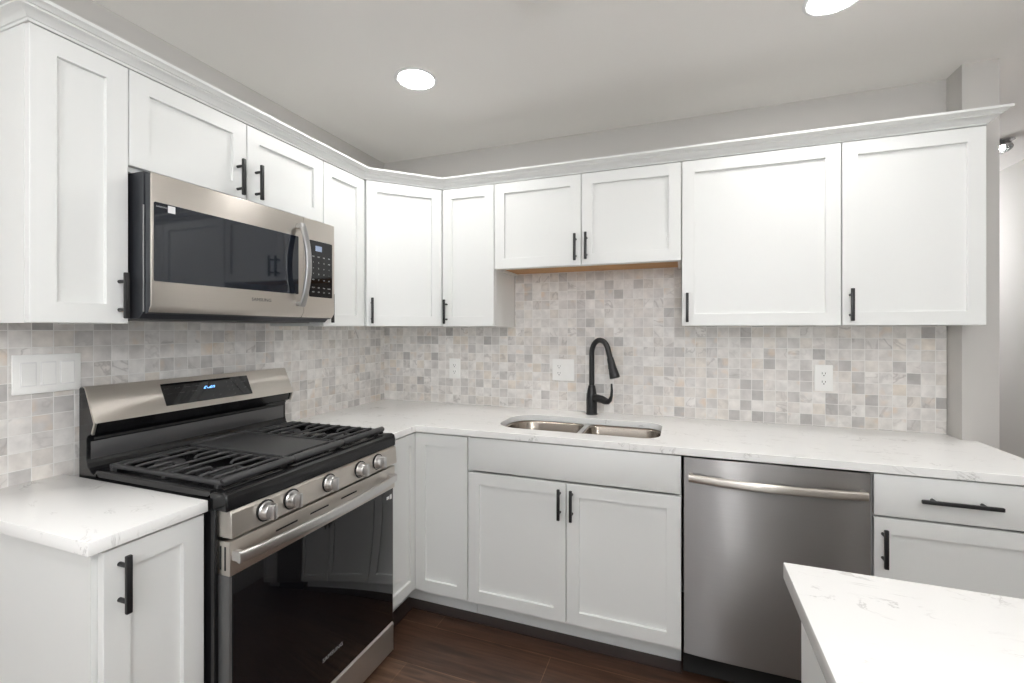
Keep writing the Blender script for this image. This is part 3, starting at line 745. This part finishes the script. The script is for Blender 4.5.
# oven door
dz0, dz1 = 0.150, 0.792
dr = obj('oven_door', box(BM(), 0.004, W - 0.004, -0.688, -0.644, dz0, 0.700, 0.002), 'trim', t)
obj('door_glass', box(BM(), 0.012, W - 0.012, -0.692, -0.686, dz0 + 0.001, 0.7005, 0.0015), 'glass', dr)
band = obj('steel_band', box(BM(), 0.001, W - 0.001, -0.694, -0.644, 0.700, dz1, 0.003), 'steel', dr)
for xa in (0.150, 0.285, 0.430): obj('vent_slot', box(BM(), xa, xa + 0.082, -0.6948, -0.690, 0.7605, 0.7655), 'slot', band)
for ya in (-0.660, -0.677): obj('vent_slot', box(BM(), 0.0002, 0.003, ya - 0.0028, ya + 0.0028, 0.715, 0.778), 'slot', band)
hp = []
for i in range(29):
    u = i / 28; hp.append((0.006 + 0.716 * u, -0.720 - 0.026 * math.sin(PI * u) ** 0.8, 0.754))
bm = BM(); tube(bm, hp, 0.0125, 20, sx=0.62, sy=1.2, pw=0.55)
for hx in (0.016, 0.712): box(bm, hx - 0.009, hx + 0.009, -0.726, -0.692, 0.741, 0.767, 0.003)
obj('handle', bm, 'satin', dr)
obj('lettering', text_bm('SAMSUNG', 0.018, facing(0.391, -0.6923, 0.250), sx=1.2), 'grey', dr, smooth=False)
bm = BM(); box(bm, 0.700, 0.718, -0.6926, -0.6915, 0.664, 0.676); box(bm, 0.722, 0.735, -0.6926, -0.6915, 0.660, 0.679)
obj('sticker', bm, 'whitep', dr, label='small white energy sticker')
# storage drawer
bm = BM(); prism(bm, [(-0.644, 0.022), (-0.684, 0.022), (-0.690, 0.028), (-0.690, 0.136), (-0.684, 0.143), (-0.644, 0.143)], 'x', 0.004, W - 0.004)
obj('storage_drawer', bm, 'steel', t, bevel=0.0015)

# the door, drawer and knob panel stand a little proud of the body and inside its width
def proud(o, sc=True):
    if o.type == 'MESH':
        for v in o.data.vertices:
            if v.co.y < -0.636:
                v.co.y -= 0.016
                if sc: v.co.x = 0.381 + (v.co.x - 0.378) * 0.984
    for c_ in o.children: proud(c_, sc)
for c_ in list(t.children):
    if c_.name.split('.')[0] in ('control_panel', 'knob', 'oven_door', 'storage_drawer'): proud(c_)
    elif c_.name.split('.')[0] == 'range_body':
        for v in c_.data.vertices:
            if v.co.y < -0.6: v.co.y = -0.664
for v in ct.data.vertices:
    if v.co.y < -0.67: v.co.y -= 0.013
# ------------------------------------------------------------------ microwave
t = thing('microwave', 'stainless over-the-range microwave with black window', 'microwave', (0, YM + 0.004, 1.387), PI / 2)
W = 0.758; X0, X1 = 0.008, W - 0.003
mz = 1.387
bm = BM(); prism(bm, [(-0.012, 0.0), (-0.345, 0.0), (-0.366, 0.018), (-0.366, 0.428), (-0.012, 0.428)], 'x', X0 + 0.002, X1 - 0.002)
obj('microwave_body', bm, 'dark', t, bevel=0.001)
obj('bottom_grille', box(BM(), 0.06, 0.36, -0.31, -0.06, -0.004, 0.0005, 0.001), 'trim', t)
obj('bottom_grille', box(BM(), 0.40, 0.70, -0.31, -0.06, -0.004, 0.0005, 0.001), 'trim', t)
YFm = -0.398; xg = 0.578
def mw_front(x0, x1): # steel skin with its chamfered lower edge
    return prism(BM(), [(-0.384, 0.018), (YFm, 0.038), (YFm, 0.420), (YFm + 0.003, 0.423), (-0.392, 0.423), (-0.392, 0.038)], 'x', x0, x1)
def mw_back(x0, x1): # dark inner shell behind the skin
    return prism(BM(), [(-0.371, 0.014), (-0.383, 0.018), (-0.3915, 0.038), (-0.3915, 0.421), (-0.371, 0.421)], 'x', x0, x1)
dr = obj('door', mw_back(X0 + 0.004, xg - 0.002), 'dark', t)
obj('steel_skin', mw_front(X0 + 0.0035, xg - 0.001), 'steel', dr, bevel=0.0008)
obj('edge_trim', box(BM(), X0 - 0.0005, X0 + 0.0015, -0.3705, -0.3675, 0.02, 0.33), 'satin', t)
bm = BM(); p_ = rrect(0.018, xg - 0.0275, 0.109, 0.339, 0.004, n=3)
prism(bm, p_, 'y', YFm - 0.0015, YFm + 0.003)
obj('window', bm, 'mwglass', dr)
bm = BM(); p_ = rrect(0.546, 0.572, 0.109, 0.339, 0.004, n=3)
obj('lettering', text_bm('SAMSUNG', 0.0165, facing(0.381, YFm - 0.0004, 0.076), sx=1.1), 'trim', dr, smooth=False)
bm = BM(); box(bm, 0.056, 0.077, YFm - 0.0020, YFm - 0.0013, 0.315, 0.336)
obj('sticker', bm, 'whitep', dr, label='small white sticker on the glass')
obj('sticker_lettering', text_bm('SAMSUNG', 0.0068, facing(0.039, YFm - 0.0018, 0.327)), 'grey', dr, smooth=False)
hp = []
for i in range(25):
    u = i / 24; hp.append((0.551, YFm - 0.018 - 0.034 * math.sin(PI * u) ** 0.85, 0.062 + 0.326 * u))
bm = BM(); tube(bm, hp, 0.0125, 20, sx=1.05, sy=0.55, up=(0, 1, 0), pw=0.55)
for z_ in (0.070, 0.380): box(bm, 0.539, 0.563, YFm - 0.026, YFm + 0.001, z_ - 0.009, z_ + 0.009, 0.003)
obj('handle', bm, 'barsteel', dr)
cpn = obj('control_section', mw_back(xg + 0.002, X1 - 0.004), 'dark', t)
obj('steel_skin', mw_front(xg + 0.001, X1 - 0.0035), 'steel', cpn, bevel=0.0008)
bm = BM(); prism(bm, rrect(0.606, 0.737, 0.104, 0.338, 0.005, n=3), 'y', YFm - 0.0015, YFm + 0.003)
kp = obj('keypad', bm, 'glass', cpn)
obj('display', box(BM(), 0.640, 0.676, YFm - 0.0020, YFm - 0.0014, 0.296, 0.318), 'lcd', cpn)
bm = BM()
rows = [('POP', 'HOT', 'MEL', 'DEF'), ('1', '2', '3', 'PWR'), ('4', '5', '6', '+'), ('7', '8', '9', '-'), ('MED', '0', 'TIM', 'LIT')]
for r_, row in enumerate(rows):
    for c_, s_ in enumerate(row):
        join(bm, text_bm(s_, 0.0085 if len(s_) < 2 else 0.0062, facing(0.628 + 0.030 * c_, YFm - 0.0017, 0.272 - 0.024 * r_), bold=0.0002))
for c_, s_ in enumerate(('STOP', 'OFF', 'FAN', 'START')):
    join(bm, text_bm(s_, 0.0062, facing(0.628 + 0.030 * c_, YFm - 0.0017, 0.143), bold=0.0002))
    join(bm, text_bm(('ECO', 'CLK', 'LO', '+30')[c_], 0.0062, facing(0.628 + 0.030 * c_, YFm - 0.0017, 0.125), bold=0.0002))
obj('lettering', bm, 'grey', cpn, smooth=False)

# ------------------------------------------------------------------ outlets and switches
def outlet(cx, z, label, gangs):
    """gangs: list of 'outlet' / 'blank' side by side; back wall"""
    wd = 0.074 + 0.052 * (len(gangs) - 1)
    t = thing('wall_outlet', label, 'outlet', (cx, -0.0102, z))
    obj('cover_plate', box(BM(), -wd / 2, wd / 2, -0.006, 0, -0.061, 0.061, 0.0025), 'plastic', t)
    for i, g in enumerate(gangs):
        x = (i - (len(gangs) - 1) / 2) * 0.046
        if g == 'outlet':
            bm = BM()
            for s_ in (-1, 1): prism(bm, [(x + px, s_ * 0.0195 + pz) for px, pz in rrect(-0.0165, 0.0165, -0.0145, 0.0145, 0.011, n=5)], 'y', -0.0085, -0.005)
            rc = obj('receptacle', bm, 'plastic', t, bevel=0.0006)
            for s_ in (-1, 1):
                zc_ = s_ * 0.0195; bm = BM()
                box(bm, x - 0.0075, x - 0.0055, -0.0088, -0.0080, zc_ - 0.002, zc_ + 0.007); box(bm, x + 0.0052, x + 0.0075, -0.0088, -0.0080, zc_ - 0.001, zc_ + 0.006)
                cyl(bm, (x, -0.0080, zc_ - 0.008), (x, -0.0088, zc_ - 0.008), 0.0026, n=12)
                obj('socket_slots', bm, 'slot', rc)
            obj('screw', cyl(BM(), (x, -0.0055, 0), (x, -0.0072, 0), 0.003, n=12), 'plastic', t)
        else:
            obj('rocker', box(BM(), x - 0.0165, x + 0.0165, -0.0078, -0.005, -0.033, 0.033, 0.001), 'plastic', t)
    return t
outlet(0.525, 1.118, 'single white electrical outlet on the backsplash near the corner', ['outlet'])
outlet(1.206, 1.130, 'double-width white outlet plate left of the black faucet', ['outlet', 'blank'])
outlet(2.450, 1.130, 'single white electrical outlet on the backsplash above the dishwasher', ['outlet'])
t = thing('light_switch', 'triple white rocker switch plate left of the range', 'light switch', (0.0102, -1.704, 1.222), PI / 2)
obj('cover_plate', box(BM(), -0.081, 0.081, -0.006, 0, -0.0585, 0.0585, 0.0025), 'plastic', t)
for i in (-1, 0, 1):
    x = i * 0.046
    obj('rocker_frame', box(BM(), x - 0.0185, x + 0.0185, -0.0066, -0.005, -0.036, 0.036, 0.0004), 'winframe', t)
    bm = BM(); prism(bm, [(-0.006, -0.0325), (-0.0105, -0.0325), (-0.0072, 0.0), (-0.0078, 0.0325), (-0.006, 0.0325)], 'x', x - 0.0158, x + 0.0158)
    obj('rocker', bm, 'plastic', t)
    for s_ in (-1, 1): obj('screw', cyl(BM(), (x, -0.0055, s_ * 0.048), (x, -0.0068, s_ * 0.048), 0.0032, n=12), 'plastic', t)

# ------------------------------------------------------------------ ceiling lamps
lab = ['round recessed ceiling downlight above the range corner', 'round recessed ceiling downlight above the dishwasher, at the top edge', 'round recessed ceiling downlight left of the camera',
       'round recessed ceiling downlight above the island aisle', 'round recessed ceiling downlight at the far left behind the camera', 'round recessed ceiling downlight near the windows behind the camera', 'round recessed ceiling downlight beyond the island']
def downlight(x, y, label, r=0.078):
    t = thing('recessed_downlight', label, 'ceiling light', (x, y, H))
    obj('trim_ring', lathe(BM(), [(r, 0.0005), (r + 0.014, 0.0005), (r + 0.014, -0.003), (r + 0.004, -0.006), (r - 0.002, -0.004), (r - 0.002, 0.0005)], (0, 0, 0), 40), 'winframe', t)
    obj('lens', lathe(BM(), [(0.0, -0.001), (r - 0.003, -0.001), (r - 0.003, -0.003), (0.0, -0.003)], (0, 0, 0), 40), 'lens', t)
for (x, y), l in zip(DOWNLIGHTS, lab): downlight(x, y, l)
# gimbal spotlight in the hall: flange, tilted ring, bulb
t = thing('ceiling_spotlight', 'small silver gimbal spotlight on the hall ceiling past the wall end', 'ceiling light', (3.56, 0.93, H))
obj('flange', lathe(BM(), [(0.0, 0), (0.052, 0), (0.052, -0.004), (0.045, -0.008), (0.0, -0.009)], n=36), 'chrome', t)
TM = Matrix.Translation((0, 0, -0.040)) @ Matrix.Scale(0.72, 4) @ Matrix.Rotation(math.radians(-25), 4, 'X')
bm = lathe(BM(), [(0.016, 0.012), (0.040, 0.03), (0.058, 0.02), (0.062, -0.012), (0.050, -0.016), (0.046, -0.008), (0.040, 0.0)], n=32); bmesh.ops.transform(bm, matrix=TM, verts=bm.verts)
rg = obj('lamp_ring', bm, 'chrome', t)
obj('stem', cyl(BM(), (0, 0, -0.006), (0, 0, -0.026), 0.010, n=14), 'chrome', t)
bm = lathe(BM(), [(0.0, -0.004), (0.017, -0.004), (0.017, -0.010), (0.0, -0.010)], n=28); bmesh.ops.transform(bm, matrix=TM, verts=bm.verts)
obj('bulb', bm, 'lens', rg)
# globe lamps added out of view as fill, two at the island, one in the hall
for (x, y), l in (((2.18, -3.1), 'white globe lamp added out of view for fill light over the near part of the island'), ((2.24, -3.8), 'white globe lamp added out of view for fill light over the far end of the island'),
                  ((3.25, 2.0), 'white globe lamp added out of view for fill light in the hall')):
    t = thing('added_fill_globe', l, 'added fill lamp', (x, y, H))
    obj('canopy', lathe(BM(), [(0.0, 0), (0.06, 0), (0.06, -0.012), (0.05, -0.022), (0.0, -0.022)], n=28), 'black', t)
    obj('cord', cyl(BM(), (0, 0, -0.02), (0, 0, -0.32), 0.003, n=8), 'black', t)
    obj('socket', cyl(BM(), (0, 0, -0.30), (0, 0, -0.37), 0.022, 0.028, n=16), 'black', t)
    obj('globe', lathe(BM(), [(0.12 * math.sin(PI * i / 20), -0.48 + 0.12 * math.cos(PI * i / 20)) for i in range(21)], n=36), 'globe', t)
# unseen downlights added to brighten the hall
for (x, y), l in (((3.45, 2.2), 'added round recessed ceiling downlight, unseen, at the end of the hall'), ((1.8, 1.6), 'added round recessed ceiling downlight, unseen, behind the kitchen wall'), ((3.5, 0.1), 'added round recessed ceiling downlight, unseen, just past the grey wall end')): downlight(x, y, l)
# smoke detector above, only its lower edge in the picture
t = thing('smoke_detector', 'small round white detector on the ceiling at the top edge', 'smoke detector', (1.405, -1.135, H))
obj('detector_body', lathe(BM(), [(0.0, 0), (0.056, 0), (0.056, -0.010), (0.050, -0.022), (0.030, -0.026), (0.0, -0.026)], n=36), 'plastic', t)
